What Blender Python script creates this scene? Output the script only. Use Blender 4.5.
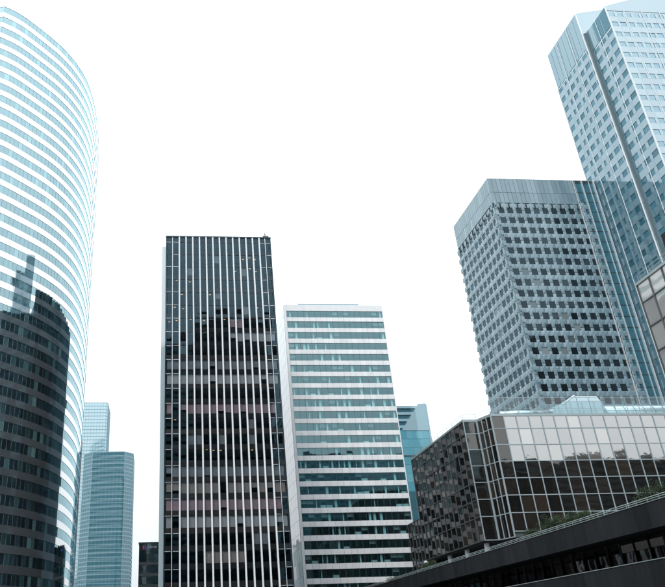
import bpy, math, random
from mathutils import Vector, Matrix
random.seed(11)
S = bpy.context.scene
for o in list(bpy.data.objects):
    bpy.data.objects.remove(o)
COL = S.collection

# ------------------------------------------------------------------ camera
PITCH, ROLL, YAW, FPX, CX, CY = .4718, -.0348, .0975, 715.0, 225.8, 284.4
CAM = Vector((0, 0, 1.7))
fw = Vector((math.sin(YAW) * math.cos(PITCH), math.cos(YAW) * math.cos(PITCH), math.sin(PITCH)))
r0 = Vector((math.cos(YAW), -math.sin(YAW), 0))
u0 = r0.cross(fw)
rt = math.cos(ROLL) * r0 + math.sin(ROLL) * u0
up = -math.sin(ROLL) * r0 + math.cos(ROLL) * u0
cd = bpy.data.cameras.new('camera')
cam = bpy.data.objects.new('camera', cd)
COL.objects.link(cam)
cam.matrix_world = Matrix(((rt.x, up.x, -fw.x, CAM.x), (rt.y, up.y, -fw.y, CAM.y), (rt.z, up.z, -fw.z, CAM.z), (0, 0, 0, 1)))
cd.sensor_fit = 'HORIZONTAL'
cd.sensor_width = 36
cd.lens = 36 * FPX / 665
cd.shift_x = (332.5 - CX) / 665
cd.shift_y = (CY - 293.5) / 665
cd.clip_start = .1
cd.clip_end = 6000
S.camera = cam

# ------------------------------------------------------------------ sky, sun, exposure
SUN_EL, SUN_AZ = math.radians(50), math.radians(-150)     # azimuth from +Y towards +X
w = bpy.data.worlds.new('World')
S.world = w
w.use_nodes = True
nt = w.node_tree
nt.nodes.clear()
N = nt.nodes.new
out = N('ShaderNodeOutputWorld')
bg = N('ShaderNodeBackground')
bg.inputs['Strength'].default_value = .1
sky = N('ShaderNodeTexSky')
sky.sky_type = 'NISHITA'
sky.sun_disc = False
sky.sun_elevation = SUN_EL
sky.sun_rotation = SUN_AZ
sky.dust_density = 4
tc = N('ShaderNodeTexCoord')
sp = N('ShaderNodeSeparateXYZ')
nt.links.new(tc.outputs['Generated'], sp.inputs[0])
mr = N('ShaderNodeMapRange')            # an even overcast: three times brighter overhead than at the horizon
mr.inputs['From Min'].default_value = 0
mr.inputs['From Max'].default_value = 1
mr.inputs['To Min'].default_value = 7.2
mr.inputs['To Max'].default_value = 30.0
nt.links.new(sp.outputs['Z'], mr.inputs['Value'])
no = N('ShaderNodeTexNoise')
no.inputs['Scale'].default_value = 1.6
no.inputs['Detail'].default_value = 4
nt.links.new(tc.outputs['Generated'], no.inputs['Vector'])
nm = N('ShaderNodeMapRange')
nm.inputs['To Min'].default_value = .9
nm.inputs['To Max'].default_value = 1.1
nt.links.new(no.outputs[0], nm.inputs['Value'])
mm = N('ShaderNodeMath')
mm.operation = 'MULTIPLY'
nt.links.new(mr.outputs[0], mm.inputs[0])
nt.links.new(nm.outputs[0], mm.inputs[1])
vm = N('ShaderNodeVectorMath')
vm.operation = 'SCALE'
vm.inputs[0].default_value = (.93, 1.0, 1.04)
nt.links.new(mm.outputs[0], vm.inputs['Scale'])
mx = N('ShaderNodeMixRGB')
mx.inputs[0].default_value = .9
nt.links.new(sky.outputs[0], mx.inputs[1])
nt.links.new(vm.outputs[0], mx.inputs[2])
nt.links.new(mx.outputs[0], bg.inputs['Color'])
nt.links.new(bg.outputs[0], out.inputs['Surface'])

sl = bpy.data.lights.new('sun', 'SUN')
sl.energy = 1.5
sl.angle = math.radians(20)
sl.color = (1, .97, .93)
so = bpy.data.objects.new('sun', sl)
COL.objects.link(so)
sd = Vector((math.sin(SUN_AZ) * math.cos(SUN_EL), math.cos(SUN_AZ) * math.cos(SUN_EL), math.sin(SUN_EL)))
so.rotation_euler = sd.to_track_quat('Z', 'Y').to_euler()
so.location = sd * 400

vs = S.view_settings
vs.view_transform = 'Standard'
vs.look = 'None'
vs.gamma = 1
vs.exposure = 0.12
vs.use_curve_mapping = False
S.render.engine = 'CYCLES'
S.cycles.max_bounces = 8
S.cycles.transparent_max_bounces = 12
S.cycles.use_denoising = True

# ------------------------------------------------------------------ materials
class NB:
    def __init__(s, name):
        s.m = bpy.data.materials.new(name)
        s.m.use_nodes = True
        s.t = s.m.node_tree
        s.t.nodes.clear()
        s.o = s.t.nodes.new('ShaderNodeOutputMaterial')
    def n(s, t, **k):
        q = s.t.nodes.new(t)
        for a, b in k.items():
            setattr(q, a, b)
        return q
    def l(s, a, b):
        s.t.links.new(a, b)
    def math(s, op, a, b):
        q = s.n('ShaderNodeMath', operation=op)
        for i, v in enumerate((a, b)):
            if isinstance(v, (int, float)):
                q.inputs[i].default_value = v
            else:
                s.l(v, q.inputs[i])
        return q.outputs[0]
    def rnd(s):                      # one random value per piece, whether it is an object or an island of a joined mesh
        g = s.n('ShaderNodeNewGeometry')
        oi = s.n('ShaderNodeObjectInfo')
        return s.math('FRACT', s.math('ADD', g.outputs['Random Per Island'], oi.outputs['Random']), 0)
    def ramp(s, val, stops):
        q = s.n('ShaderNodeValToRGB')
        q.color_ramp.interpolation = 'LINEAR'
        e = q.color_ramp.elements
        while len(e) < len(stops):
            e.new(.5)
        for i, (p, c) in enumerate(stops):
            e[i].position = p
            e[i].color = (*c, 1)
        s.l(val, q.inputs[0])
        return q.outputs[0]
    def coord(s):
        return s.n('ShaderNodeTexCoord').outputs['Object']
    def world(s):
        return s.n('ShaderNodeNewGeometry').outputs['Position']
    def noise(s, scale, detail=3, vec=None, stretch=None):
        q = s.n('ShaderNodeTexNoise')
        q.inputs['Scale'].default_value = scale
        q.inputs['Detail'].default_value = detail
        v = vec or s.world()
        if stretch:
            mp = s.n('ShaderNodeMapping')
            mp.inputs['Scale'].default_value = stretch
            s.l(v, mp.inputs[0])
            v = mp.outputs[0]
        s.l(v, q.inputs['Vector'])
        return q.outputs[0]
    def schlick(s, f0, normal=None):
        lw = s.n('ShaderNodeLayerWeight')
        lw.inputs['Blend'].default_value = .5
        if normal:
            s.l(normal, lw.inputs['Normal'])
        p = s.math('POWER', lw.outputs['Facing'], 5.0)
        return s.math('ADD', s.math('MULTIPLY', p, 1 - f0), f0)
    def bump(s, h, strength, dist):
        q = s.n('ShaderNodeBump')
        q.inputs['Strength'].default_value = strength
        q.inputs['Distance'].default_value = dist
        s.l(h, q.inputs['Height'])
        return q.outputs[0]

MAT = {}
def shiny(name, stops, f0, tint=(1, 1, 1), rough=.03, wave=0., wscale=.35, streak=0., diff_rough=True):
    """opaque glazed or lacquered panel: a body colour that varies from piece to piece under a clear reflecting face"""
    b = NB(name)
    col = b.ramp(b.rnd(), stops)
    if streak:
        st = b.noise(.9, 4, None, (1.6, 1.6, .12))
        mixn = b.n('ShaderNodeMixRGB', blend_type='MULTIPLY')
        mixn.inputs[0].default_value = streak
        b.l(col, mixn.inputs[1])
        b.l(b.ramp(st, [(.3, (.55, .55, .55)), (.65, (1, 1, 1))]), mixn.inputs[2])
        col = mixn.outputs[0]
    d = b.n('ShaderNodeBsdfDiffuse')
    b.l(col, d.inputs['Color'])
    g = b.n('ShaderNodeBsdfGlossy')
    g.inputs['Color'].default_value = (*tint, 1)
    g.inputs['Roughness'].default_value = rough
    nrm = None
    if wave:
        nrm = b.bump(b.noise(wscale, 2), 1, wave)
        b.l(nrm, g.inputs['Normal'])
    mix = b.n('ShaderNodeMixShader')
    b.l(b.schlick(f0), mix.inputs[0])
    b.l(d.outputs[0], mix.inputs[1])
    b.l(g.outputs[0], mix.inputs[2])
    b.l(mix.outputs[0], b.o.inputs[0])
    MAT[name] = b.m

def thin_glass(name, trans, f0, tint=(1, 1, 1), wave=.0, wscale=.4):
    """clear pane that shows the room behind it and mirrors the sky"""
    b = NB(name)
    t = b.n('ShaderNodeBsdfTransparent')
    t.inputs['Color'].default_value = (*trans, 1)
    g = b.n('ShaderNodeBsdfGlossy')
    g.inputs['Color'].default_value = (*tint, 1)
    g.inputs['Roughness'].default_value = .015
    if wave:
        b.l(b.bump(b.noise(wscale, 2), 1, wave), g.inputs['Normal'])
    geo = b.n('ShaderNodeNewGeometry')
    fac = b.math('MULTIPLY', b.schlick(f0), b.math('SUBTRACT', 1.0, geo.outputs['Backfacing']))
    mix = b.n('ShaderNodeMixShader')
    b.l(fac, mix.inputs[0])
    b.l(t.outputs[0], mix.inputs[1])
    b.l(g.outputs[0], mix.inputs[2])
    b.l(mix.outputs[0], b.o.inputs[0])
    MAT[name] = b.m

def matte(name, c1, c2, rough=.7, scale=.6, streak=(1, 1, .25), spec=.3, metallic=0, bump=0):
    b = NB(name)
    p = b.n('ShaderNodeBsdfPrincipled')
    nz = b.noise(scale, 6, None, streak)
    mixn = b.n('ShaderNodeMixRGB')
    b.l(b.math('ADD', b.math('MULTIPLY', nz, .7), b.math('MULTIPLY', b.rnd(), .35)), mixn.inputs[0])
    mixn.inputs[1].default_value = (*c1, 1)
    mixn.inputs[2].default_value = (*c2, 1)
    b.l(mixn.outputs[0], p.inputs['Base Color'])
    p.inputs['Roughness'].default_value = rough
    p.inputs['Metallic'].default_value = metallic
    p.inputs['Specular IOR Level'].default_value = spec
    if bump:
        b.l(b.bump(b.noise(6, 5), .5, bump), p.inputs['Normal'])
    b.l(p.outputs[0], b.o.inputs[0])
    MAT[name] = b.m

def glow(name, c, s):
    b = NB(name)
    e = b.n('ShaderNodeEmission')
    e.inputs['Color'].default_value = (*c, 1)
    e.inputs['Strength'].default_value = s
    b.l(e.outputs[0], b.o.inputs[0])
    MAT[name] = b.m

# curved tower
shiny('curve_band', [(0, (.16, .19, .21)), (1, (.21, .245, .27))], .70, rough=.05, wave=.004, wscale=.5, streak=.12)
shiny('curve_pane', [(0, (.008, .016, .020)), (.6, (.02, .04, .05)), (.85, (.04, .09, .10)), (.95, (.10, .19, .20)), (1, (.16, .28, .29))], .36, tint=(.62, .88, .95), wave=.006, wscale=.45)
matte('pale_metal', (.62, .68, .71), (.74, .78, .80), .35, metallic=.4)
matte('white_metal', (.58, .61, .63), (.80, .82, .83), .4, spec=.5)
# brown-black ribbed tower
thin_glass('smoked_pane', (.82, .86, .88), .06, tint=(.48, .80, 1.0), wave=.004)
shiny('smoked_spandrel', [(0, (.010, .012, .014)), (1, (.028, .024, .024))], .05, tint=(.48, .80, 1), wave=.003)
matte('interior_slab', (.16, .15, .14), (.24, .23, .22), .8)
matte('interior_wall', (.05, .05, .05), (.09, .085, .08), .8)
matte('blind_taupe', (.34, .30, .295), (.46, .42, .41), .8)
matte('blind_rose', (.32, .18, .19), (.39, .24, .25), .8)
matte('blind_brown', (.27, .20, .175), (.33, .25, .22), .8)
matte('blind_grey', (.17, .16, .165), (.23, .22, .23), .8)
glow('warm_lamp', (1, .60, .26), 1.1)
# white banded tower
thin_glass('teal_pane', (.76, .90, .915), .20, tint=(.52, .85, .92), wave=.004)
matte('white_panel', (.60, .615, .635), (.86, .86, .87), .45, spec=.5)
matte('curtain_cloth', (.62, .68, .68), (.84, .87, .86), .8)
matte('teal_wall', (.10, .20, .21), (.17, .28, .29), .8)
shiny('side_panel', [(0, (.30, .38, .42)), (1, (.42, .50, .54))], .22, rough=.06, wave=.01)
# square-window tower
shiny('pressed_metal', [(0, (.135, .205, .245)), (.9, (.20, .28, .325)), (1, (.23, .31, .35))], .08, rough=.22, tint=(.9, 1, 1), streak=.25)
shiny('black_pane', [(0, (.008, .012, .015)), (.6, (.016, .022, .026)), (.93, (.03, .045, .055)), (1, (.22, .26, .27))], .035, tint=(.6, .85, 1), wave=.004)
matte('dark_joint', (.02, .028, .033), (.035, .045, .05), .6)
# pale blue tower
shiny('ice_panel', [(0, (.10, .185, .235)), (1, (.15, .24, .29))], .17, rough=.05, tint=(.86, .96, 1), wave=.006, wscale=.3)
shiny('ice_front', [(0, (.20, .28, .32)), (1, (.26, .345, .385))], .24, rough=.05, tint=(.84, .93, .97), wave=.006, wscale=.3)  # front copy of the side panels, paler: sky brightness put into the colour
shiny('ice_window', [(0, (.03, .10, .14)), (.7, (.06, .16, .20)), (1, (.08, .19, .24))], .07, tint=(.6, .87, 1), wave=.005)
shiny('ice_crown', [(0, (.10, .19, .24)), (1, (.14, .24, .29))], .15, tint=(.8, .95, 1), wave=.006)
shiny('ice_frosted', [(0, (.10, .20, .26)), (1, (.14, .25, .31))], .22, tint=(.74, .92, 1), wave=.006)  # same windows on the front, bleached in colour for the sky they reflect
# bronze glass blocks on the terrace
shiny('bronze_pane', [(0, (.006, .006, .006)), (.6, (.012, .010, .009)), (.85, (.020, .016, .013)), (1, (.035, .025, .019))], .13, tint=(1, .97, .93), wave=.02, wscale=.22)
shiny('bronze_dark', [(0, (.005, .005, .005)), (.5, (.014, .013, .012)), (.8, (.035, .030, .026)), (1, (.05, .043, .04))], .065, tint=(.95, .97, 1), wave=.03, wscale=.25)
shiny('pale_pane', [(0, (.30, .30, .30)), (.8, (.42, .42, .41)), (1, (.10, .09, .08))], .30, tint=(1, .98, .95), wave=.02, wscale=.25)  # bright sky reflection put into the body colour of the panes
shiny('mirror_pane', [(0, (.02, .02, .02)), (.75, (.10, .095, .085)), (1, (.24, .22, .19))], .46, tint=(.98, .97, .95), wave=.010, wscale=.5)  # bronze panes of the top rows, their sky reflection painted into a paler copy
matte('steel_mullion', (.26, .32, .35), (.36, .42, .45), .4, metallic=.3)
matte('dark_mullion', (.06, .07, .075), (.10, .11, .115), .45, metallic=.2)
matte('black_cladding', (.002, .003, .004), (.028, .030, .034), .6, scale=1.1, streak=(1, 1, .12), spec=.15)
matte('coping_metal', (.30, .36, .37), (.42, .48, .48), .35, metallic=.4)
matte('column_paint', (.44, .46, .50), (.56, .58, .61), .5)
matte('deck_stone', (.16, .16, .16), (.24, .24, .23), .8)
matte('duct_metal', (.62, .68, .70), (.78, .82, .83), .22, metallic=.8)
thin_glass('clear_pane', (.80, .88, .90), .08)
# far buildings
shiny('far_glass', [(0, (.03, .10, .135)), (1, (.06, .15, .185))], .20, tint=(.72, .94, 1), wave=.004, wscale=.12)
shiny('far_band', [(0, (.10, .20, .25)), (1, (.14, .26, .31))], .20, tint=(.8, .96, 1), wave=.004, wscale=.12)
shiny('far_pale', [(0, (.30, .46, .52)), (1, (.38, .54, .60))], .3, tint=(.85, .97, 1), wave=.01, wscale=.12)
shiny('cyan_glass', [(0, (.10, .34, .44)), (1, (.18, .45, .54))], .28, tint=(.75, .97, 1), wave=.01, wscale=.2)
shiny('night_glass', [(0, (.010, .020, .024)), (1, (.03, .05, .055))], .07, tint=(.8, .95, 1), wave=.01)
matte('sign_red', (.55, .05, .04), (.6, .07, .05), .5)
matte('sign_blue', (.04, .12, .45), (.05, .14, .5), .5)
matte('sign_white', (.6, .62, .64), (.68, .7, .7), .5)
matte('concrete', (.10, .10, .10), (.16, .16, .155), .85, bump=.01)
matte('paving', (.10, .10, .10), (.16, .16, .155), .85)
matte('roofing', (.14, .15, .16), (.20, .21, .22), .85)
def leafmat():
    b = NB('leaf')
    p = b.n('ShaderNodeBsdfPrincipled')
    b.l(b.ramp(b.rnd(), [(0, (.010, .020, .010)), (.6, (.020, .036, .015)), (1, (.035, .055, .022))]), p.inputs['Base Color'])
    p.inputs['Roughness'].default_value = .75
    p.inputs['Specular IOR Level'].default_value = .15
    b.l(p.outputs[0], b.o.inputs[0])
    MAT['leaf'] = b.m
leafmat()
matte('bark', (.06, .045, .035), (.10, .08, .06), .9)

# ------------------------------------------------------------------ building blocks
WL = {}                                   # world position of every object that carries children
def link(o, parent=None, loc=(0, 0, 0), rot=(0, 0, 0)):
    COL.objects.link(o)
    loc = Vector(loc)
    if parent is not None:
        o.parent = parent
        o.location = loc - WL[parent.name]
    else:
        o.location = loc
    o.rotation_euler = rot
    WL[o.name] = loc
    return o
def thing(name, label, cat, loc, group=None):
    o = bpy.data.objects.new(name, None)
    o.empty_display_size = .5
    o['label'] = label
    o['category'] = cat
    if group:
        o['group'] = group
    return link(o, None, loc)
class MB:
    def __init__(s):
        s.v, s.f = [], []
    def poly(s, pts):
        i = len(s.v)
        s.v += [tuple(p) for p in pts]
        s.f.append(tuple(range(i, i + len(pts))))
    def solid(s, verts, faces):
        i = len(s.v)
        s.v += [tuple(p) for p in verts]
        s.f += [tuple(i + k for k in f) for f in faces]
    def box(s, x0, x1, y0, y1, z0, z1):
        s.solid([(x0, y0, z0), (x1, y0, z0), (x1, y1, z0), (x0, y1, z0), (x0, y0, z1), (x1, y0, z1), (x1, y1, z1), (x0, y1, z1)],
                [(0, 3, 2, 1), (4, 5, 6, 7), (0, 1, 5, 4), (1, 2, 6, 5), (2, 3, 7, 6), (3, 0, 4, 7)])
    def prism(s, plan, z0, z1):           # counter-clockwise plan
        n = len(plan)
        s.solid([(x, y, z0) for x, y in plan] + [(x, y, z1) for x, y in plan],
                [tuple(range(n - 1, -1, -1)), tuple(range(n, 2 * n))] + [(i, (i + 1) % n, n + (i + 1) % n, n + i) for i in range(n)])
    def ring(s, plan_o, plan_i, z0, z1):  # hollow prism between two plans of equal count
        n = len(plan_o)
        A = [(x, y, z0) for x, y in plan_o] + [(x, y, z1) for x, y in plan_o] + [(x, y, z0) for x, y in plan_i] + [(x, y, z1) for x, y in plan_i]
        F = []
        for i in range(n):
            j = (i + 1) % n
            F += [(i, j, n + j, n + i), (2 * n + j, 2 * n + i, 3 * n + i, 3 * n + j), (n + i, n + j, 3 * n + j, 3 * n + i), (j, i, 2 * n + i, 2 * n + j)]
        s.solid(A, F)
    def tube(s, p, q, r, n=8):
        p, q = Vector(p), Vector(q)
        d = (q - p).normalized()
        a = d.orthogonal().normalized()
        b = d.cross(a)
        c = [(math.cos(2 * math.pi * k / n), math.sin(2 * math.pi * k / n)) for k in range(n)]
        s.solid([p + r * (x * a + y * b) for x, y in c] + [q + r * (x * a + y * b) for x, y in c],
                [tuple(range(n - 1, -1, -1)), tuple(range(n, 2 * n))] + [(i, (i + 1) % n, n + (i + 1) % n, n + i) for i in range(n)])
    def mesh(s, name, mat, smooth=False):
        m = bpy.data.meshes.new(name)
        m.from_pydata(s.v, [], s.f)
        m.materials.append(MAT[mat])
        if smooth:
            m.polygons.foreach_set('use_smooth', [True] * len(m.polygons))
        m.update()
        return m
def put(name, mb, mat, parent=None, loc=None, smooth=False, **props):
    """mesh in world coordinates -> object whose origin is at loc (default: the parent's base)"""
    base = Vector(loc) if loc is not None else (WL[parent.name] if parent else Vector((0, 0, 0)))
    mb.v = [(x - base.x, y - base.y, z - base.z) for x, y, z in mb.v]
    o = bpy.data.objects.new(name, mb.mesh(name, mat, smooth))
    for k, v in props.items():
        o[k] = v
    return link(o, parent, base)
def pbox(name, mat, parent, x0, x1, y0, y1, z0, z1, **props):
    m = MB()
    m.box(x0, x1, y0, y1, z0, z1)
    return put(name, m, mat, parent, ((x0 + x1) / 2, (y0 + y1) / 2, z0), **props)

# a vertical facade: start (x, y), running direction u, outward normal (u.y, -u.x)
class Facade:
    def __init__(s, x, y, ux, uy):
        L = math.hypot(ux, uy)
        s.o, s.u = Vector((x, y, 0)), Vector((ux / L, uy / L, 0))
        s.n = Vector((s.u.y, -s.u.x, 0))
        s.rz = math.atan2(s.u.y, s.u.x)
    def at(s, a, d, z):
        return s.o + s.u * a + s.n * d + Vector((0, 0, z))
SHAPES = {}
def slab(wd, hg, th, ch, mat):
    """facing piece, local x along the wall, local -y outwards; ch chamfers its front edges"""
    k = ('slab', round(wd, 3), round(hg, 3), round(th, 3), ch, mat)
    if k not in SHAPES:
        m = MB()
        a, b = wd / 2, hg / 2
        c = ch
        back = [(-a, 0, -b), (a, 0, -b), (a, 0, b), (-a, 0, b)]
        mid = [(-a, -th + c, -b), (a, -th + c, -b), (a, -th + c, b), (-a, -th + c, b)]
        fr = [(-a + c, -th, -b + c), (a - c, -th, -b + c), (a - c, -th, b - c), (-a + c, -th, b - c)]
        if c > 0:
            V = back + mid + fr
            F = [(0, 3, 2, 1)[::-1][::-1], (8, 9, 10, 11)]
            for i in range(4):
                j = (i + 1) % 4
                F += [(i, j, 4 + j, 4 + i), (4 + i, 4 + j, 8 + j, 8 + i)]
        else:
            fr = [(-a, -th, -b), (a, -th, -b), (a, -th, b), (-a, -th, b)]
            V = back + fr
            F = [(3, 2, 1, 0)[::-1][::-1], (4, 5, 6, 7)] + [(i, (i + 1) % 4, 4 + (i + 1) % 4, 4 + i) for i in range(4)]
            F[0] = (0, 3, 2, 1)
        m.solid(V, F)
        SHAPES[k] = m
    return k
MESHES = {}
def on_screen(p):
    d = p - CAM
    k = d.dot(fw)
    if k < 1:
        return 0
    x, y = CX + FPX * d.dot(rt) / k, CY - FPX * d.dot(up) / k
    if -8 < x < 673 and -8 < y < 595:
        return 1 / (k * k)
    return 0
class Pieces:
    """many alike pieces of one thing: those that show largest become parts of their own, the rest one joined part"""
    def __init__(s, name, parent, limit=300):
        s.name, s.p, s.limit, s.it = name, parent, limit, []
    def add(s, key, fac, a, d, z, tilt=0., area=1.0, hidden=False):
        rot = (random.gauss(0, tilt), 0, fac.rz + random.gauss(0, tilt)) if tilt else (0, 0, fac.rz)
        pos = fac.at(a, d, z)
        vis = 0 if (hidden or fac.n.dot(CAM - pos) <= 0) else on_screen(pos)
        s.it.append((vis * area, len(s.it), key, pos, rot))
    def flush(s):
        s.it.sort(key=lambda t: (-t[0], t[1]))
        rest = {}
        for i, (sc, _, key, pos, rot) in enumerate(s.it):
            mat = key[-1]
            if i < s.limit and sc > 0:
                if key not in MESHES:
                    MESHES[key] = SHAPES[key].mesh(s.name, mat)
                link(bpy.data.objects.new(s.name, MESHES[key]), s.p, pos, rot)
            else:
                mb = rest.setdefault(mat, MB())
                M = Matrix.Translation(pos) @ Matrix.Rotation(rot[2], 4, 'Z') @ Matrix.Rotation(rot[0], 4, 'X')
                src = SHAPES[key]
                mb.solid([M @ Vector(v) for v in src.v], src.f)
        for mat, mb in rest.items():
            put(s.name + '_field', mb, mat, s.p, kind='stuff')

# ------------------------------------------------------------------ ground
def struct(name, mb, mat):
    return put(name, mb, mat, None, (0, 0, 0), kind='structure')
g = MB()
g.poly([(-3000, -3000, 0), (3000, -3000, 0), (3000, 3000, 0), (-3000, 3000, 0)])
struct('ground', g, 'concrete')
g = MB()
g.poly([(-30, -60, .004), (46, -60, .004), (46, 130, .004), (-30, 130, .004)])
pv = struct('pavement', g, 'paving')

# ------------------------------------------------------------------ curved tower
def curved_tower():
    K = 1.11
    H, FL = 155 * K + 1.7, 3.66 * K
    pts = [(-42.5, 139.2), (-38.3, 142.2), (-32.9, 148.2), (-29.1, 153.2), (-26.1, 158.7), (-23.9, 164.9), (-22.6, 171.9), (-22.0, 181), (-22.1, 190), (-22.5, 200), (-23.2, 208.5)]
    P = [Vector((x * K, y * K, 0)) for x, y in pts]
    Q = [P[0] * 2 - P[1]] + P + [P[-1] * 2 - P[-2]]
    fine = []
    for i in range(1, len(Q) - 2):
        for k in range(24):
            t = k / 24
            a, b, c, d = Q[i - 1], Q[i], Q[i + 1], Q[i + 2]
            fine.append(.5 * ((2 * b) + (c - a) * t + (2 * a - 5 * b + 4 * c - d) * t * t + (3 * b - a - 3 * c + d) * t ** 3))
    fine.append(P[-1])
    L = [0]
    for a, b in zip(fine, fine[1:]):
        L.append(L[-1] + (b - a).length)
    PW = 1.36
    n = int(L[-1] / PW)
    def arc(s):
        s = max(0, min(L[-1], s))
        for i in range(len(L) - 1):
            if L[i + 1] >= s:
                return fine[i].lerp(fine[i + 1], (s - L[i]) / (L[i + 1] - L[i]))
        return fine[-1]
    nodes = [arc(L[-1] * i / n) for i in range(n + 1)]
    back = [(-26, 210.5), (-36, 207), (-48, 198), (-56, 186), (-60, 172), (-59, 158), (-54, 147), (-48, 140.6)]
    back = [(x * K, y * K) for x, y in back]
    T = thing('curved_glass_tower', 'tall curved tower with white bands and blue windows mirroring dark buildings', 'tower', (-40, 170, 0))
    core = [(p.x, p.y) for p in nodes] + back
    def inset(pl, d):
        res = []
        m = len(pl)
        for i in range(m):
            a, b, c = Vector(pl[i - 1]), Vector(pl[i]), Vector(pl[(i + 1) % m])
            t = ((b - a).normalized() + (c - b).normalized()).normalized()
            res.append((b.x - t.y * d, b.y + t.x * d))
        return res
    m = MB()
    m.prism(inset(core, .10), 0, H - .6)
    put('wall', m, 'pale_metal', T)
    # spandrel bands: one strip of white metal round the whole plan per storey, all from one mesh
    BH = 1.52 * K
    o_, i_ = inset(core, -.05), inset(core, .09)
    zs = []
    z = H
    while z > 0:
        zs.append(z)
        z -= FL
    mb = MB()
    mb.ring([(x + 40, y - 170) for x, y in o_], [(x + 40, y - 170) for x, y in i_], 0, BH)
    me = mb.mesh('spandrel_band', 'curve_band')
    for z in zs:
        b = bpy.data.objects.new('spandrel_band', me)
        link(b, T, (-40, 170, z - BH))
    panes = Pieces('window_pane', T, 300)
    ring = [Vector((x, y, 0)) for x, y in core]
    key = {}
    for j, z in enumerate(zs):
        for i in range(len(ring)):
            a, b = ring[i], ring[(i + 1) % len(ring)]
            ln = (b - a).length
            cnt = max(1, round(ln / PW))
            f = Facade(a.x, a.y, *(b - a).xy)
            for c in range(cnt):
                kk = slab(ln / cnt - .09, FL - BH - .06, .05, 0, 'curve_pane')
                panes.add(kk, f, ln * (c + .5) / cnt, -.08, z - BH - (FL - BH) / 2, tilt=.005, hidden=i >= n)
    panes.flush()
    # the knife edge where the two curves meet, and the top rail
    m = MB()
    m.box(-25.75, -25.3, 229.0, 229.8, 0, 62)
    put('edge_fin', m, 'white_metal', T)
    m = MB()
    m.ring(inset(core, .02), inset(core, .4), H + .0, H + .9)
    put('parapet', m, 'curve_band', T)
    m = MB()
    m.prism(inset(core, .5), H - .55, H - .1)
    put('roof', m, 'roofing', T)
curved_tower()

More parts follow.
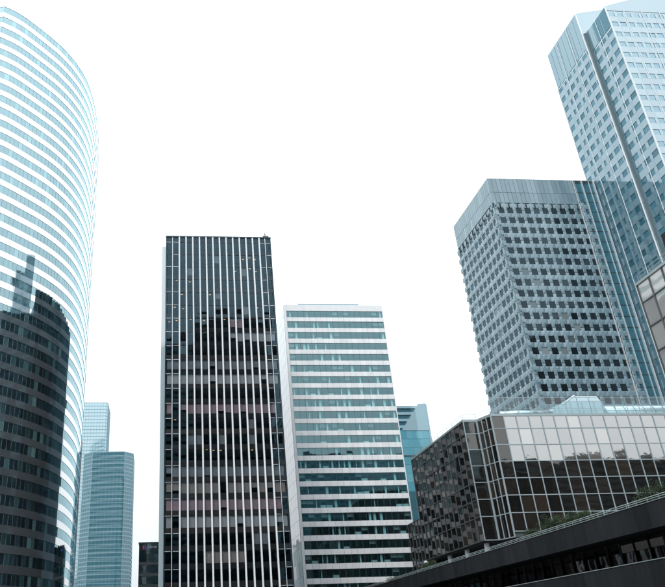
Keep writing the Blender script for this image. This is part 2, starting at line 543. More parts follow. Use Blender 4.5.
# ------------------------------------------------------------------ brown-black tower with white ribs
def ribbed_tower():
    Y, X0, X1, H, FL, D = 155.0, .5, 27.0, 94.7, 3.48, 80
    T = thing('ribbed_tower', 'dark smoked-glass tower with thin white vertical ribs and drawn blinds', 'tower', ((X0 + X1) / 2, Y + D / 2, 0))
    F = Facade(X0, Y, 1, 0)
    edges = [0, 1.65] + [3.34 + 1.677 * i for i in range(13)] + [24.99, X1 - X0]
    ks = list(range(-16, 11))
    sill = lambda k: 55.75 + FL * k
    WH = 2.3
    # structure: slabs, core and side walls
    for k in ks:
        pbox('floor_slab', 'interior_slab', T, X0 + .2, X1 - .2, Y + .28, Y + D - .3, sill(k) - .95, sill(k) - .35)
    RF = pbox('roof', 'roofing', T, X0 + .1, X1 - .1, Y + .28, Y + D - .1, H - 1.9, H - .25)
    pbox('core_wall', 'interior_wall', T, X0 + 1.5, X1 - 1.5, Y + 8.5, Y + D - 8, 0, H - 1.9)
    for nm, a, b in (('side_wall', X0, X0 + .35), ('side_wall', X1 - .35, X1)):
        pbox(nm, 'smoked_spandrel', T, a, b, Y + .02, Y + D - .02, 0, H - .1)
    pbox('rear_wall', 'smoked_spandrel', T, X0 + .36, X1 - .36, Y + D - .3, Y + D, 0, H - .1)
    pbox('edge_panel', 'smoked_spandrel', T, X0 - .95, X0 - .004, Y + 1.3, Y + D - 1, 0, 92.2)
    pbox('edge_sheen', 'side_panel', T, X0 - 1.0, X0 - .004, Y + 1.15, Y + 1.28, 0, 92.3)  # pale strip paints the sky sheen of the dark side wall
    pbox('base', 'smoked_spandrel', T, X0 + .36, X1 - .36, Y + .1, Y + .28, 0, sill(-16) - .9)
    # spandrel strips
    for k in ks + [11]:
        z0 = sill(k) - (FL - WH)
        z1 = sill(k) if k < 11 else H
        pbox('spandrel', 'smoked_spandrel', T, X0 + .36, X1 - .36, Y + .05, Y + .25, z0 + .02, z1 - .02)
    # panes
    panes = Pieces('window_pane', T, 300)
    for k in ks:
        for a, b in zip(edges, edges[1:]):
            a2, b2 = max(a, .38), min(b, X1 - X0 - .38)
            panes.add(slab(b2 - a2 - .1, WH - .04, .03, 0, 'smoked_pane'), F, (a2 + b2) / 2, -.14, sill(k) + WH / 2, tilt=.007)
    panes.flush()
    # ribs
    for e in edges[2:-2]:
        m = MB()
        x = X0 + e
        m.prism([(x - .11, Y - .5), (x + .11, Y - .5), (x + .175, Y - .4), (x + .175, Y + .045), (x - .175, Y + .045), (x - .175, Y - .4)], 0, H - .45)
        put('rib', m, 'white_metal', T, (x, Y, 0))
    for e in (edges[1], edges[-2]):
        pbox('mullion', 'pale_metal', T, X0 + e - .06, X0 + e + .06, Y - .08, Y + .045, 0, H - .1)
    tr = Pieces('transom', T, 300)
    for k in ks:
        for a, b in ((0, edges[1]), (edges[1], edges[2]), (edges[-3], edges[-2]), (edges[-2], X1 - X0)):
            if random.random() < .75:
                tr.add(slab(b - a - .45, .07, .05, 0, 'pale_metal'), F, (a + b) / 2, -.04, sill(k) + WH + .06)
    tr.flush()
    pbox('cornice', 'smoked_spandrel', T, X0 - .05, X1 + .05, Y - .12, Y + .04, H - .38, H + .05)
    # blinds, storey by storey as drawn in the photograph
    spec = {4: ('rose', 9, 11, .6), 3: ('taupe', 9, 16, 1), 1: ('grey', 0, 16, .98), 0: ('taupe', 0, 16, .98), -2: ('rose', 0, 15, .92), -6: ('grey', 0, 16, .95), -7: ('brown', 0, 16, .98),
            -8: ('rose', 0, 15, .9), -9: ('taupe', 0, 16, .95), -4: ('grey', 3, 12, .3), -11: ('brown', 5, 10, .8), -13: ('grey', 6, 14, .5)}
    bl = Pieces('blind', T, 300)
    for k in ks:
        nm, a0, a1, pr = spec.get(k, ('grey', 0, 16, .04))
        for i, (a, b) in enumerate(zip(edges, edges[1:])):
            if a0 <= i < a1 and random.random() < pr:
                a2, b2 = max(a, .4), min(b, X1 - X0 - .4)
                h = WH * (1 if random.random() < .85 else random.uniform(.5, .9))
                bl.add(slab(b2 - a2 - .14, h, .03, 0, 'blind_' + nm), F, (a2 + b2) / 2, -.34, sill(k) + WH - h / 2)
    bl.flush()
    # a few lit ceiling lamps
    for k, sl_ in ((5, (1, 2, 13)), (6, (2, 6, 7)), (7, (1, 3)), (8, (10, 12, 13)), (4, (0, 1, 3, 5, 8)), (9, (11, 12, 13)), (-5, (5, 6, 7, 11)), (-3, (1, ))):
        for s in sl_:
            x = X0 + (edges[s] + edges[s + 1]) / 2 + random.uniform(-.3, .3)
            y = Y + random.choice((.9, 1.6, 2.4))
            z = sill(k + 1) - .97
            pbox('ceiling_lamp', 'warm_lamp', T, x - .22, x + .22, y - .12, y + .12, z - .05, z)
    # roof plant, and a hidden storey added only to raise the mirrored outline
    pbox('reflection_storey', 'smoked_spandrel', RF, X0 + .05, X1 - 6, Y + 20, Y + D - 1, H - .24, H + 8.5)
    pbox('roof_unit', 'dark_mullion', RF, 25.2, 26.7, Y + 1, Y + 2.6, H + .05, H + 1.1)
    pbox('roof_unit', 'dark_mullion', RF, 25.7, 25.95, Y + 1.2, Y + 1.45, H + 1.1, H + 2.0)
    for i in range(5):
        pbox('roof_mast', 'pale_metal', RF, 4 + i * 4.6, 4.08 + i * 4.6, Y + 2, Y + 2.08, H - .25, H + .6)
ribbed_tower()

# ------------------------------------------------------------------ white banded tower
def banded_tower():
    Y, X0, X1, H, FL, D = 195.0, 36.5, 67.3, 94.9, 3.5, 17
    T = thing('banded_tower', 'white office block with continuous teal window strips between white bands', 'tower', ((X0 + X1) / 2, Y + D / 2, 0))
    F = Facade(X0, Y, 1, 0)
    G = Facade(X0, Y + D, 0, -1)
    WH, n = 2.12, 17
    W0, W1 = .75, X1 - X0 - .25
    pw = (W1 - W0) / n
    tops = [92.82 - FL * i for i in range(26)]
    panes, pan = Pieces('window_pane', T, 300), Pieces('spandrel_panel', T, 300)
    cur = Pieces('curtain', T, 300)
    for i, zt in enumerate(tops):
        zb = zt - WH
        for c in range(n):
            a = W0 + pw * (c + .5)
            panes.add(slab(pw - .07, WH - .05, .03, 0, 'teal_pane'), F, a, -.22, zt - WH / 2, tilt=.0016)
            hb = FL - WH
            pan.add(slab(pw - .035, hb - .03, .2, .015, 'white_panel'), F, a, -.16, zb - hb / 2, tilt=.0006)
            r = random.random()
            if r < .30:
                q = random.uniform(.2, .75)
                cur.add(slab(q, WH, .05, 0, 'curtain_cloth'), F, a + random.uniform(-.4, .4), -.6, zt - WH / 2)
            elif r < .40:
                cur.add(slab(pw * .95, WH * .45, .04, 0, 'blind_taupe'), F, a, -.6, zt - WH * .25)
            elif r < .47:
                cur.add(slab(pw * .95, random.choice((.5, .8)), .04, 0, 'curtain_cloth'), F, a, -.9, zb + .4)
        pbox('floor_slab', 'interior_slab', T, X0 + .3, X1 - .3, Y + .4, Y + D - .4, zb - FL + WH + .06, zb - .25)
    for p in (panes, pan, cur):
        p.flush()
    m = MB()
    for c in range(n + 1):
        x = X0 + W0 + pw * c
        m.box(x - .04, x + .04, Y + .19, Y + .29, tops[-1] - 2, 92.82)
    put('mullion_grid', m, 'dark_mullion', T, kind='stuff')
    m = MB()
    m.box(X0, X0 + W0 - .02, Y, Y + .4, 0, H - .02)
    put('corner_pier', m, 'white_panel', T)
    m = MB()
    m.box(X1 - .23, X1, Y, Y + .4, 0, H - .02)
    put('corner_pier', m, 'white_panel', T)
    pbox('fascia', 'white_panel', T, X0 + W0, X1 - .25, Y - .01, Y + .35, 92.86, H)
    pbox('core_wall', 'teal_wall', T, X0 + 2, X1 - 2, Y + 4.0, Y + D - 2, 0, H - 1.5)
    pbox('base', 'white_panel', T, X0 + W0, X1 - .25, Y + .12, Y + .4, 0, tops[-1] - FL)
    RF = pbox('roof', 'roofing', T, X0 + .3, X1 - .1, Y + .4, Y + D - .1, H - 1.4, H - .3)
    pbox('rear_wall', 'white_panel', T, X0 + .3, X1 - .3, Y + D - .38, Y + D, 0, H - .1)
    pbox('side_wall', 'side_panel', T, X0 + .12, X0 + .28, Y + .4, Y + D - .4, 0, H - .05)
    pbox('side_wall', 'side_panel', T, X1 - .28, X1 - .06, Y + .4, Y + D - .4, 0, H - .05)
    sd_ = Pieces('side_panel', T, 300)
    for i in range(27):
        for c in range(5):
            sd_.add(slab(3.2 - .05, FL - .04, .1, .01, 'side_panel'), G, .5 + 3.2 * (c + .5), -.11, H - .1 - FL * (i + .5), tilt=.004)
    sd_.flush()
    pbox('roof_plant', 'far_band', RF, 41.5, 60.5, Y + 2.2, Y + 9, H - .3, H + 1.5)
banded_tower()

# ------------------------------------------------------------------ tower of square windows
def square_window_tower():
    Y0, YF, X0, XE, H = 180.0, 209.6, 102.4, 130.6, 133.1
    PW, PH, Z0 = 2.88, 3.62, 121.0
    T = thing('square_window_tower', 'blue-grey metal tower studded with small dark square windows behind the glass block', 'tower', (116, 195, 0))
    m = MB()
    m.box(X0 + .6, 138.0, Y0 + .6, YF - .1, 0, H - .4)
    put('wall', m, 'dark_joint', T)
    rows = 33
    def panel_key():
        k = ('cross', 'pressed_metal')
        if k not in SHAPES:
            a, b, e, f_ = PW / 2 - .045, PH / 2 - .07, .90, .97
            q = [(a - e, -b), (a - e, -b + f_ - .08), (a - e + .08, -b + f_), (a, -b + f_)]
            out_ = q + [(x, -z) for x, z in q[::-1]] + [(-x, -z) for x, z in q] + [(-x, z) for x, z in q[::-1]]
            n = len(out_)
            m = MB()
            V = [(x, 0, z) for x, z in out_] + [(x, -.30, z) for x, z in out_] + [(x * .5, -.40, z * .5) for x, z in out_]
            Fc = [tuple(range(n - 1, -1, -1))[::-1][::-1]]
            Fc = []
            for i in range(n):
                j = (i + 1) % n
                Fc += [(i, j, n + j, n + i), (n + i, n + j, 2 * n + j, 2 * n + i)]
            Fc.append(tuple(range(2 * n, 3 * n)))
            m.solid(V, Fc)
            SHAPES[k] = m
        return k
    pk = panel_key()
    pan, win = Pieces('metal_panel', T, 300), Pieces('window', T, 300)
    faces = [(Facade(X0, Y0, 1, 0), 10, 104.73 - X0), (Facade(X0, YF, 0, -1), 10, YF - 208.1)]
    for f, n, first in faces:
        p = PW if f.u.x > .5 else 2.96
        for r in range(-1, rows):
            z = Z0 - PH * r
            for c in range(n if r >= 0 else 0):
                a = first + p * c
                win.add(slab(1.9, 2.04, .06, 0, 'black_pane'), f, a, -.36, z, tilt=.004, hidden=r > 18)
            for c in range(-1, n):
                a = first + p * (c + .5)
                if c == -1:
                    a = first - p / 2 + .0
                pan.add(pk, f, a, -.5, z - PH / 2, tilt=.003, area=1.2, hidden=r > 18)
    pan.flush()
    win.flush()
    # corner strips and top band of plain vertical sheets
    cor = MB()
    cor.prism([(X0 - .08, Y0 - .08), (X0 + .62, Y0 - .08), (X0 + .62, Y0 + .5), (X0 + .5, Y0 + .62), (X0 - .08, Y0 + .62)], 0, Z0 + 1.75)
    put('corner_strip', cor, 'pressed_metal', T)
    sh = Pieces('top_sheet', T, 300)
    for f, L in ((Facade(X0, Y0, 1, 0), XE - X0), (Facade(X0, YF, 0, -1), YF - Y0)):
        n = round(L / 1.44)
        q = L / n
        for c in range(n):
            for z0, z1 in ((123.72, 127.6), (127.66, 133.0)):
                sh.add(slab(q - (.05 if c % 2 else .11), z1 - z0, .45, .03, 'pressed_metal'), f, q * (c + .5), -.5, (z0 + z1) / 2, tilt=.0025)
        for c in range(0, n, 2):
            sh.add(slab(.2, 1.6, .5, .02, 'dark_joint'), f, q * c + (2.33 if f.u.x > .5 else 1.5), -.36, 122.8)
    sh.flush()
    pbox('roof', 'roofing', T, X0 + .2, 138, Y0 + .2, YF - .2, H - .35, H - .02)
    # recessed dark bay with pale fins at the right-hand end
    pbox('recessed_bay', 'ice_window', T, XE + .05, 138.2, Y0 + .5, Y0 + .9, 0, H - .05)
    for x, wd, d in ((XE + .3, .22, .45), (XE + .95, .10, .2), (133.9, .20, .5), (136.4, .12, .3), (137.9, .28, .6)):
        pbox('fin', 'pale_metal', T, x - wd / 2, x + wd / 2, Y0 - d + .4, Y0 + .48, 0, H)
    br = Pieces('bay_transom', T, 300)
    for r in range(36):
        br.add(slab(7.2, .10, .12, 0, 'dark_mullion'), Facade(XE, Y0 + .5, 1, 0), 3.9, .0, H - 1 - PH * r)
    br.flush()
square_window_tower()

# ------------------------------------------------------------------ pale blue stepped tower
def stepped_tower():
    T = thing('stepped_tower', 'tallest pale blue glass tower in two stepped volumes with rows of dark windows', 'tower', (165, 170, 0))
    FL = 4.3
    X1, YA, YB, H1 = 138.5, 164.0, 183.6, 190.9
    X2, YC, H2 = 139.7, 152.5, 181.6
    def block(nm, x0, x1, y0, y1, h, hr, mat):
        m = MB()
        m.solid([(x0, y0, 0), (x1, y0, 0), (x1, y1, 0), (x0, y1, 0), (x0, y0, h), (x1, y0, hr), (x1, y1, hr), (x0, y1, h)],
                [(0, 3, 2, 1), (4, 5, 6, 7), (0, 1, 5, 4), (1, 2, 6, 5), (2, 3, 7, 6), (3, 0, 4, 7)])
        return put(nm, m, mat, T)
    block('rear_volume', X1 + .2, 190, YA + .2, YB, H1, H1 + 12.5, 'ice_front')
    block('front_volume', X2 + .2, 188, YC + .2, YA + .19, H2, H2 + 18, 'ice_front')
    win, pan, mul = Pieces('window', T, 300), Pieces('glass_panel', T, 300), Pieces('mullion', T, 300)
    def face(f, L, cols, ztop, crown, pm, ncrown, wm='ice_window'):
        # crown: plain tall sheets above the first storey of windows
        q = L / ncrown
        for c in range(ncrown):
            pan.add(slab(q - .35, crown, .12, .02, 'ice_window' if ncrown == 3 and c else 'ice_crown' if crown > 5 else pm), f, q * (c + .5), -.2, ztop - .5 - crown / 2, tilt=.002)
        z = ztop - crown - 1.2
        nrow = int(z / FL)
        for r in range(nrow):
            zt = z - FL * r
            hid = zt < 60
            # spandrel sheets, one per bay, then the window row with its windows between light sheets
            pos = 0
            for (s, wd) in cols + [(L, 0)]:
                a0, a1 = pos, s - wd / 2
                if a1 - a0 > .12:
                    pan.add(slab(a1 - a0 - .03, 1.9, .2, .01, pm), f, (a0 + a1) / 2, -.2, zt - .95, tilt=.0018, hidden=hid)
                if wd:
                    win.add(slab(wd - .06, 1.84, .06, 0, wm), f, s, -.18, zt - .95, tilt=.002, hidden=hid)
                pos = s + wd / 2
            n2 = max(1, round(L / 3.1))
            for c in range(n2):
                pan.add(slab(L / n2 - .03, FL - 1.96, .2, .01, pm), f, L / n2 * (c + .5), -.2, zt - 1.93 - (FL - 1.96) / 2, tilt=.0018, hidden=hid)
        k = max(1, round(L / 6.4))
        for c in range(k + 1):
            mul.add(slab(.13, ztop, .14, .02, 'white_metal'), f, min(max(L / k * c, .07), L - .07), .0, ztop / 2)
    # rear volume, side towards the curved tower
    cols = [(1.6, 2.1), (4.9, 1.1), (7.7, 2.2), (10.8, 1.1), (13.8, 2.3), (17.3, 2.3), (19.2, .5)]
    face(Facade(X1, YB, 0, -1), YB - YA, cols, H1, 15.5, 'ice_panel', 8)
    face(Facade(X1, YA, 1, 0), 1.2, [], H1 - 9, .1, 'ice_front', 1)
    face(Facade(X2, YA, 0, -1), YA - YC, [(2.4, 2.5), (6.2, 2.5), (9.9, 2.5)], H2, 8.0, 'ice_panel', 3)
    fl = [(1.5 + 2.75 * i, 1.9) for i in range(17)]
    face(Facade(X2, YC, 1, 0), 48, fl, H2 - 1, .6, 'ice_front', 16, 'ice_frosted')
    for p in (win, pan, mul):
        p.flush()
    pbox('corner_fin', 'white_metal', T, X2 - .05, X2 + .2, YC - .12, YC + .14, 0, H2)
    pbox('corner_fin', 'white_metal', T, X1 - .05, X1 + .2, YA - .1, YA + .15, 0, H1)
    pbox('shadow_gap', 'black_pane', T, X2 - .45, X2 + .1, YA - .5, YA + .15, 0, H2 - .5)
stepped_tower()

# ------------------------------------------------------------------ terrace podium
def podium():
    X, YN, YF = 50.0, 30.0, 200.0
    T = thing('terrace_podium', 'dark clad raised terrace with two parapets and a recessed glazed storey', 'podium', (60, 115, 0))
    pbox('deck', 'deck_stone', T, X + .3, 175, YN, YF, 12.5, 13.0)
    pbox('soffit', 'black_cladding', T, X + .3, 175, YN, YF, 11.7, 12.48)
    pbox('lower_body', 'black_cladding', T, X + .3, 175, YN, YF, 0, 7.9)
    pbox('gallery_wall', 'black_cladding', T, 55.2, 175, YN, YF, 7.92, 11.68)
    F = Facade(X, YF, 0, -1)
    up_, lo = Pieces('parapet_panel', T, 300), Pieces('base_panel', T, 300)
    n = 68
    q = (YF - YN) / n
    for i in range(n):
        up_.add(slab(q - .025, 2.5, .3, .015, 'black_cladding'), F, q * (i + .5), -.3, 12.6, tilt=.0015)
        lo.add(slab(q - .025, 8.4, .3, .015, 'black_cladding'), F, q * (i + .5), -.3, 4.25, tilt=.0012)
    up_.flush()
    lo.flush()
    pbox('coping', 'coping_metal', T, X - .06, X + .36, YN, YF, 13.86, 13.93)
    pbox('coping', 'coping_metal', T, X - .06, X + .36, YN, YF, 8.46, 8.53)
    # gallery glazing: panes, posts and beige roller blinds
    G = Facade(55.0, YF, 0, -1)
    pa, po, bl = Pieces('gallery_pane', T, 300), Pieces('gallery_post', T, 300), Pieces('gallery_blind', T, 300)
    m_ = 60
    q = (YF - YN) / m_
    for i in range(m_):
        y = YF - q * (i + .5)
        pa.add(slab(q - .2, 3.0, .04, 0, 'bronze_dark'), G, q * (i + .5), -.1, 9.8, tilt=.006)
        po.add(slab(random.choice((.1, .16, .22)), 3.7, .2, .02, random.choice(('dark_mullion', 'black_cladding', 'bark'))), G, q * i, .02, 9.8)
        if y < 86:
            bl.add(slab(q - .4, .85, .05, 0, 'blind_taupe'), G, q * (i + .5), .04, 10.85)
    for p in (pa, po, bl):
        p.flush()
    return T
podium()

def railing(name, label, pts, z, h, step, group=None):
    T = thing(name, label, 'railing', (pts[0][0], pts[0][1], z), group)
    for hh in (h, h * .55):
        m = MB()
        for a, b in zip(pts, pts[1:]):
            m.tube((*a, z + hh), (*b, z + hh), .035, 6)
        put('rail', m, 'coping_metal', T)
    for a, b in zip(pts, pts[1:]):
        a, b = Vector(a), Vector(b)
        L = (b - a).length
        n = max(1, round(L / step))
        for i in range(n + 1):
            p = a.lerp(b, i / n)
            m = MB()
            m.tube((p.x, p.y, z), (p.x, p.y, z + h), .03, 6)
            put('post', m, 'coping_metal', T, (p.x, p.y, z))
    return T
railing('terrace_railing', 'low pale metal rail running along the dark terrace parapet', [(50.15, 190), (50.15, 40)], 13.93, .42, 1.9)

# ------------------------------------------------------------------ bronze glass block on columns
RZ = [42.5, 39.9, 36.6, 33.3, 30.0, 26.7, 23.4, 20.0]
def glass_wall(T, f, L, pitch, rz, pane_top, pane, mull, tilt, nlight, P, M, first_brown=0):
    n = max(1, round(L / pitch))
    q = L / n
    for c in range(n):
        for r in range(len(rz) - 1):
            mat = pane_top if (r < nlight and c >= first_brown) else pane  # upper rows get the lit copy of the glass
            P.add(slab(q - .14, rz[r] - rz[r + 1] - .14, .05, 0, mat), f, q * (c + .5), -.12, (rz[r] + rz[r + 1]) / 2, tilt=tilt)
    for c in range(n + 1):
        M.add(slab(.2, rz[0] - rz[-1] + .1, .22, .03, mull), f, min(max(q * c, .1), L - .1), -.16, (rz[0] + rz[-1]) / 2)
    for z in rz:
        M.add(slab(L - .05, .17, .2, .02, mull), f, L / 2, -.16, z)
def bronze_block():
    T = thing('bronze_glass_block', 'low bronze glass block on columns with gridded panes mirroring pale sky', 'building', (85, 155, 13))
    plan = [(62.5, 176), (62.5, 141.4), (65.5, 141.4), (66.8, 137.4), (118, 137.4), (118, 176)]
    def ins(d):
        return [(62.5 + d, 176 - d), (62.5 + d, 141.4 + d), (65.5 + d * .6, 141.4 + d), (66.8 + d * .6, 137.4 + d), (118 - d, 137.4 + d), (118 - d, 176 - d)]
    m = MB()
    m.prism(ins(.3), 19.0, 42.3)
    put('wall', m, 'dark_mullion', T)
    m = MB()
    m.prism(ins(.25), 18.6, 18.98)
    put('soffit', m, 'black_cladding', T)
    pbox('undercroft_wall', 'bronze_pane', T, 70, 112, 147, 174, 13.02, 18.58)
    P, M = Pieces('window_pane', T, 300), Pieces('mullion', T, 300)
    left = RZ[:-1] + [20.0]
    lz = [42.5, 39.9, 36.6, 33.3, 30.0, 26.7, 23.4, 19.0]
    glass_wall(T, Facade(62.5, 176, 0, -1), 34.6, 2.66, lz, 'bronze_dark', 'bronze_dark', 'dark_mullion', .03, 0, P, M)
    glass_wall(T, Facade(62.5, 141.4, 1, 0), 3.0, 3.0, lz, 'bronze_pane', 'bronze_pane', 'steel_mullion', .008, 0, P, M)
    glass_wall(T, Facade(65.5, 141.4, 1.3, -4.0), math.hypot(1.3, 4), 1.4, lz, 'bronze_pane', 'bronze_pane', 'steel_mullion', .010, 0, P, M)
    glass_wall(T, Facade(66.8, 137.4, 1, 0), 51.2, 2.69, RZ, 'mirror_pane', 'bronze_pane', 'steel_mullion', .0035, 3, P, M, 1)
    P.flush()
    M.flush()
    m = MB()
    m.prism(ins(-.06), 42.55, 42.95)
    put('parapet', m, 'coping_metal', T)
    # undercroft columns
    for x, y in [(63.6, 143.4), (63.6, 153.4), (63.6, 163.4), (63.6, 173.6), (69, 139.4), (80, 139.4), (91, 139.4), (102, 139.4), (113, 139.4)]:
        m = MB()
        m.tube((x, y, 13.0), (x, y, 18.6), .5, 16)
        put('column', m, 'column_paint', T, (x, y, 13), smooth=False)
    # lower rear annex
    m = MB()
    m.box(62.9, 80, 176.3, 186, 13, 28.4)
    put('annex_wall', m, 'dark_mullion', T)
    P, M = Pieces('annex_pane', T, 100), Pieces('annex_mullion', T, 100)
    glass_wall(T, Facade(62.6, 186, 0, -1), 9.8, 2.45, [28.5, 25.2, 21.9, 18.6, 15.3], 'bronze_dark', 'bronze_dark', 'dark_mullion', .03, 0, P, M)
    P.flush()
    M.flush()
bronze_block()
railing('roof_railing', 'thin pale rail round the roof edge of the bronze glass block', [(62.8, 175.5), (62.8, 141.8), (65.6, 141.7), (67.1, 137.8), (117, 137.8)], 42.95, 1.15, 3.2)

def glazed_wing():
    T = thing('glazed_wing', 'near glass wing with large panes coloured pale like mirrored sky and a rail on its roof edge', 'building', (80, 60, 13))
    m = MB()
    m.box(62.1, 110, 50, 78.4, 13.02, 42.2)
    put('wall', m, 'dark_mullion', T)
    P, M = Pieces('window_pane', T, 300), Pieces('mullion', T, 300)
    rz = RZ + [16.7, 13.2]
    glass_wall(T, Facade(61.7, 78.8, 0, -1), 28.4, 2.66, rz, 'pale_pane', 'bronze_pane', 'dark_mullion', .006, 6, P, M)
    glass_wall(T, Facade(110, 78.8, -1, 0), 48, 2.66, rz, 'bronze_pane', 'bronze_pane', 'dark_mullion', .01, 0, P, M)
    P.flush()
    M.flush()
    PP = pbox('parapet', 'coping_metal', T, 61.6, 110, 50, 78.9, 42.4, 42.75)
    pbox('plant_room', 'black_cladding', PP, 66.3, 84, 60, 77.2, 42.76, 49.3)
glazed_wing()
railing('wing_railing', 'slanting pale roof rail on the near glass wing', [(62.0, 78.4), (62.0, 51)], 42.75, 1.1, 2.6)

# roof duct behind a glass screen
def roof_duct():
    T = thing('roof_duct', 'long silver duct with a box end behind glass screens on the roof', 'duct', (95, 142, 42.95))
    m = MB()
    n = 14
    for i in range(n):
        a0, a1 = math.pi * i / n, math.pi * (i + 1) / n
        y0, z0, y1, z1 = 142.6 - 2.0 * math.cos(a0), 43.6 + 2.6 * math.sin(a0), 142.6 - 2.0 * math.cos(a1), 43.6 + 2.6 * math.sin(a1)
        m.poly([(94, y1, z1), (94, y0, z0), (117, y0, z0), (117, y1, z1)][::-1])
    BR = put('barrel', m, 'duct_metal', T, smooth=True)
    for i in range(11):
        m = MB()
        x = 94.2 + i * 2.2
        for k in range(n):
            a0, a1 = math.pi * k / n, math.pi * (k + 1) / n
            p = lambda a, r, xx: (xx, 142.6 - (2.0 + r) * math.cos(a), 43.6 + (2.6 + r) * math.sin(a))
            m.poly([p(a0, .06, x), p(a0, .06, x + .14), p(a1, .06, x + .14), p(a1, .06, x)])
        put('hoop', m, 'steel_mullion', BR, (x, 142.6, 43.6))
    m = MB()
    pr = [(82.4, 42.96), (93.9, 42.96), (93.9, 46.2), (93.0, 47.7), (87.4, 47.7), (85.6, 46.4), (82.4, 45.3)]
    V = [(x, 140.8, z) for x, z in pr] + [(x, 144.6, z) for x, z in pr]
    k = len(pr)
    m.solid(V, [tuple(range(k)), tuple(range(2 * k - 1, k - 1, -1))] + [(i, k + i, k + (i + 1) % k, (i + 1) % k) for i in range(k)])
    put('box_end', m, 'duct_metal', T)
    m = MB()
    m.tube((71.5, 142.4, 44.2), (82.6, 142.4, 44.6), .75, 14)
    put('pipe', m, 'duct_metal', T, smooth=True)
    m = MB()
    m.tube((84.9, 140.7, 45.9), (88.0, 140.7, 47.9), .14, 8)
    put('brace', m, 'white_metal', T)
roof_duct()
def screen():
    T = thing('roof_glass_screen', 'clear glass screen panels standing along the front roof edge', 'screen', (92, 139.4, 42.95))
    for i in range(18):
        x = 68.6 + i * 2.69
        pbox('screen_panel', 'clear_pane', T, x + .04, x + 2.65, 139.38, 139.42, 43.05, 46.9)
        pbox('screen_post', 'steel_mullion', T, x - .04, x + .04, 139.33, 139.47, 42.96, 46.95)
    pbox('top_rail', 'coping_metal', T, 68.5, 117, 139.32, 139.48, 46.96, 47.06)
screen()

# ------------------------------------------------------------------ planting on the terrace
def bush(x, y, z, rx, ry, h, label, n=7000):
    T = thing('terrace_bush', label, 'bush', (x, y, z), 'bushes on the terrace')
    st = MB()
    for i in range(7):
        a = random.uniform(0, 6.28)
        st.tube((x + .1 * math.cos(a), y + .1 * math.sin(a), z), (x + rx * .6 * math.cos(a), y + ry * .6 * math.sin(a), z + h * random.uniform(.5, .85)), .025, 5)
    put('stem', st, 'bark', T)
    lf = MB()
    cl = [(random.uniform(-.8, .8), random.uniform(-.85, .85), random.uniform(.25, .8), random.uniform(.22, .45)) for _ in range(26)]
    for i in range(n):
        cx, cy, cz, cr = random.choice(cl)
        v = Vector((random.gauss(0, 1), random.gauss(0, 1), random.gauss(0, 1))).normalized() * cr * random.uniform(.5, 1.08)
        p = Vector((x + (cx + v.x) * rx, y + (cy + v.y) * ry, z + max(.03, (cz + v.z * .8)) * h))
        a = Vector((random.gauss(0, 1), random.gauss(0, 1), random.gauss(0, 1))).normalized()
        b = a.orthogonal().normalized()
        s = random.uniform(.07, .15)
        lf.poly([p - a * s, p + b * s * .45, p + a * s, p - b * s * .45])
    put('foliage', lf, 'leaf', T)
for a in [(51.9, 100.5, 13.0, 1.2, 3.2, 2.5, 'dark green bush at the far end of the terrace hedge below the grid of panes'),
          (52.1, 94.5, 13.0, 1.3, 3.6, 3.3, 'tallest dark green bush in the hedge behind the terrace rail'),
          (51.9, 88.5, 13.0, 1.2, 3.2, 2.6, 'spreading dark green bush at the near end of the long hedge'),
          (52.2, 73.5, 13.0, 1.4, 3.8, 2.9, 'dark green bush above the parapet beside the near glass wing'),
          (52.0, 168.0, 13.0, 1.2, 7.0, 1.9, 'low straggling bush on the terrace in front of the white block'),
          (53.5, 150.0, 13.0, 1.3, 4.0, 3.2, 'low dark bush beside the white globe lamp and rear columns')]:
    bush(*a)
def lamp():
    T = thing('terrace_lamp', 'small white globe lamp on a short post by the rear column', 'lamp', (60, 169, 13))
    m = MB()
    m.tube((60, 169, 13), (60, 169, 17.2), .07, 8)
    put('post', m, 'dark_mullion', T)
    m = MB()
    R_, nn = .55, 12
    for i in range(8):
        for j in range(nn):
            f = lambda i_, j_: (60 + R_ * math.sin(math.pi * i_ / 8) * math.cos(2 * math.pi * j_ / nn), 169 + R_ * math.sin(math.pi * i_ / 8) * math.sin(2 * math.pi * j_ / nn), 17.7 - R_ * math.cos(math.pi * i_ / 8))
            m.poly([f(i, j), f(i, j + 1), f(i + 1, j + 1), f(i + 1, j)])
    put('globe', m, 'white_panel', T, smooth=True)
lamp()

# ------------------------------------------------------------------ far buildings
def octagon_tower(name, label, plan, H, FL, glass, band, bh):
    cx = sum(p[0] for p in plan) / len(plan)
    cy = sum(p[1] for p in plan) / len(plan)
    T = thing(name, label, 'tower', (cx, cy, 0))
    def off(d):
        res = []
        m = len(plan)
        for i in range(m):
            a, b, c = Vector(plan[i - 1]), Vector(plan[i]), Vector(plan[(i + 1) % m])
            t = ((b - a).normalized() + (c - b).normalized()).normalized()
            res.append((b.x + t.y * d, b.y - t.x * d))
        return res
    m = MB()
    m.prism(plan, 0, H - .1)
    put('wall', m, glass, T)
    mb = MB()
    mb.ring([(x - cx, y - cy) for x, y in off(.12)], [(x - cx, y - cy) for x, y in off(-.1)], 0, bh)
    me = mb.mesh('spandrel_band', band)
    z = H - bh
    i = 0
    while z > 0:
        link(bpy.data.objects.new('spandrel_band', me), T, (cx, cy, z))
        z -= FL
    # upright glazing bars on the sides that face the square
    bars = Pieces('glazing_bar', T, 300)
    for a, b in zip(plan, plan[1:] + plan[:1]):
        L = math.hypot(b[0] - a[0], b[1] - a[1])
        f = Facade(a[0], a[1], b[0] - a[0], b[1] - a[1])
        n = max(1, round(L / 1.7))
        for c in range(n + 1):
            bars.add(slab(.12, H - .2, .1, 0, band), f, L * c / n, 0, (H - .2) / 2)
    bars.flush()
    return T
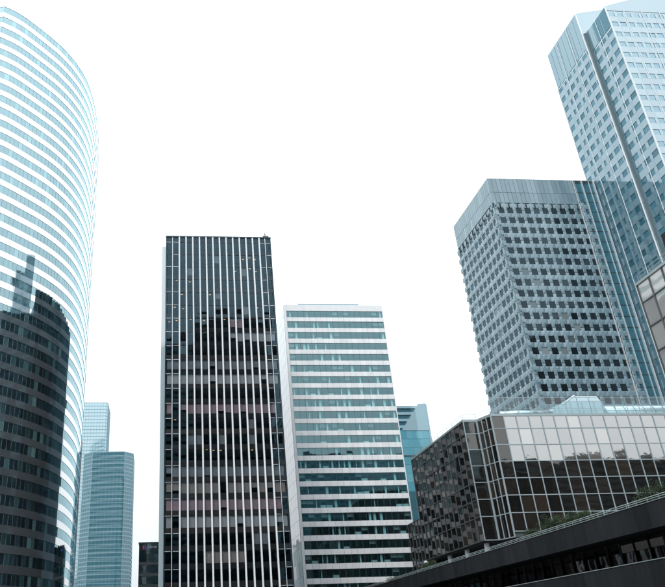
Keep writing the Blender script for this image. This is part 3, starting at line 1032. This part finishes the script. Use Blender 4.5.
octagon_tower('chamfered_tower', 'hazy blue glass tower with cut corners beside the curved tower', [(-34.3, 360), (-18.4, 360), (-14.4, 364.5), (-14.4, 380), (-38.9, 380), (-38.9, 364.5)], 91.6, 1.9, 'far_glass', 'far_band', .5)
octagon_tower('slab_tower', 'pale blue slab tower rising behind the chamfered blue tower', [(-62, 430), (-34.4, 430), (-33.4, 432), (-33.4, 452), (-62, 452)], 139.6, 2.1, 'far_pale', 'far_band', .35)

def signed_block():
    T = thing('signed_office_block', 'small dark office block with a red and blue emblem and white lettering', 'building', (0, 268, 0))
    Y = 260.0
    pbox('wall', 'night_glass', T, -7.5, 24, Y + .2, 280, 0, 34.9)
    pbox('parapet', 'dark_mullion', T, -7.7, 24.2, Y + .05, 280.1, 34.9, 35.3)
    F = Facade(-7.5, Y, 1, 0)
    P = Pieces('window_pane', T, 300)
    for r in range(9):
        for c in range(12):
            P.add(slab(2.5, 2.3, .06, 0, 'night_glass'), F, 1.4 + 2.6 * c, -.15, 30.2 - 3.5 * r, tilt=.006)
    P.flush()
    for r in range(9):
        pbox('spandrel', 'dark_mullion', T, -7.4, 23.9, Y + .02, Y + .18, 28.0 - 3.5 * r, 28.9 - 3.5 * r)
    SB = pbox('sign', 'night_glass', T, -7.3, .4, Y + .02, Y + .19, 32.5, 34.7)
    def half(nm, mat, s):
        m = MB()
        pts = [(-5.6 + s * .08, 33.6 + .75)] + [(-5.6 + s * (.08 + .62 * math.cos(a)), 33.6 + .78 * math.sin(a)) for a in [math.pi / 2 - math.pi * k / 10 for k in range(11)]]
        n = len(pts)
        m.solid([(x, Y - .1, z) for x, z in pts] + [(x, Y + .015, z) for x, z in pts], [tuple(range(n)) if s < 0 else tuple(range(n - 1, -1, -1))] + [(i, (i + 1) % n, n + (i + 1) % n, n + i) for i in range(n)])
        put(nm, m, mat, SB)
    half('emblem', 'sign_red', -1)
    half('emblem', 'sign_blue', 1)
    x = -4.5
    for i in range(8):                      # the lettering is too blurred to read: upright strokes of its height and rhythm
        m = MB()
        h = .62 if i else .85
        m.box(x, x + .09, Y - .05, Y + .015, 33.35, 33.35 + h)
        if i % 2 == 0:
            m.box(x + .092, x + .3, Y - .05, Y + .015, 33.35 + h - .1, 33.35 + h)
        if i % 3 != 1:
            m.box(x + .092, x + .3, Y - .05, Y + .015, 33.35, 33.45)
        put('letter', m, 'sign_white', SB)
        x += .41
signed_block()

def cyan_block():
    T = thing('cyan_glass_block', 'bright cyan glass block with a triangular sloping top behind the white tower', 'building', (95, 300, 0))
    Y = 290.0
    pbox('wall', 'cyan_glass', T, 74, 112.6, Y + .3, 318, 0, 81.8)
    # the sloping triangular screen and the setback storeys behind it
    m = MB()
    tri = [(101.0, 81.82), (112.8, 81.82), (112.9, 93.6), (109.8, 93.4)]
    V = [(x, Y, z) for x, z in tri] + [(x, Y + .5, z) for x, z in tri]
    m.solid(V, [(0, 1, 2, 3), (7, 6, 5, 4), (0, 4, 5, 1), (1, 5, 6, 2), (2, 6, 7, 3), (3, 7, 4, 0)])
    put('sloping_screen', m, 'far_pale', T)
    for i in range(4):
        pbox('setback_storey', 'far_glass', T, 78, 112.2, Y + 3, 316, 81.84 + 2.9 * i, 83.6 + 2.9 * i)
        pbox('setback_slab', 'far_pale', T, 77.6, 112.4, Y + 2.6, 316.4, 83.62 + 2.9 * i, 84.72 + 2.9 * i)
    P = Pieces('window_pane', T, 300)
    F = Facade(74, Y, 1, 0)
    for r in range(22):
        for c in range(16):
            P.add(slab(2.3, 3.45, .1, 0, 'cyan_glass' if r < 3 else 'far_glass' if r > 6 else 'cyan_glass'), F, 1.25 + 2.4 * c, -.29, 80 - 3.6 * r, tilt=.005)
    P.flush()
    pbox('edge_fin', 'far_pale', T, 112.65, 113.5, Y + .2, 318, 0, 93.5)
    pbox('transom', 'dark_mullion', T, 74, 112.6, Y + .0, Y + .18, 70.8, 71.3)
cyan_block()

# ------------------------------------------------------------------ the other side of the square, seen only in reflections, and added shading blocks
def mirrored_block(name, label, x0, x1, y0, y1, H, FL, glass, band):
    T = thing(name, label, 'building', ((x0 + x1) / 2, (y0 + y1) / 2, 0))
    pbox('wall', glass, T, x0, x1, y0, y1, 0, H)
    mb = MB()
    cx, cy = (x0 + x1) / 2, (y0 + y1) / 2
    a, b = (x1 - x0) / 2, (y1 - y0) / 2
    sq = lambda d: [(-a - d, -b - d), (a + d, -b - d), (a + d, b + d), (-a - d, b + d)]
    mb.ring(sq(.2), sq(-.1), 0, 1.2)
    me = mb.mesh('spandrel_band', band)
    z = H - 1.2
    while z > 0:
        link(bpy.data.objects.new('spandrel_band', me), T, (cx, cy, z))
        z -= FL
    pbox('roof_plant', 'dark_mullion', T, cx - a * .4, cx + a * .3, cy - b * .4, cy + b * .4, H, H + 4)
for a in [('office_tower', 'tall dark office tower across the square mirrored in the ribbed tower', 18, 60, -85, -55, 168, 3.6, 'night_glass', 'black_cladding'),
          ('shoulder_block', 'lower dark shoulder block beside the mirrored office tower', -8, 17, -85, -56, 152, 3.6, 'far_glass', 'black_cladding'),
          ('office_slab', 'long blue-grey office slab mirrored in the white banded block', 66, 160, -100, -70, 112, 3.6, 'far_band', 'far_glass'),
          ('office_block', 'broad dark office block mirrored in the gridded bronze panes', 166, 320, -100, -70, 81, 3.5, 'night_glass', 'black_cladding'),
          ('corner_block', 'grey corner block closing the far side of the square', -110, -12, -110, -75, 80, 3.5, 'night_glass', 'black_cladding'),
          ('flank_shade_block', 'unseen dark block added on the curved tower side to darken the square', -150, -75, -40, 118, 66, 3.6, 'night_glass', 'black_cladding'),  # out of view, added to keep light off the lower storeys
          ('terrace_shade_block', 'unseen dark block added beyond the near glass wing to darken the terrace', 152, 185, 88, 126, 112, 3.6, 'night_glass', 'black_cladding')]:  # unseen, put in to shade the podium
    mirrored_block(*a)
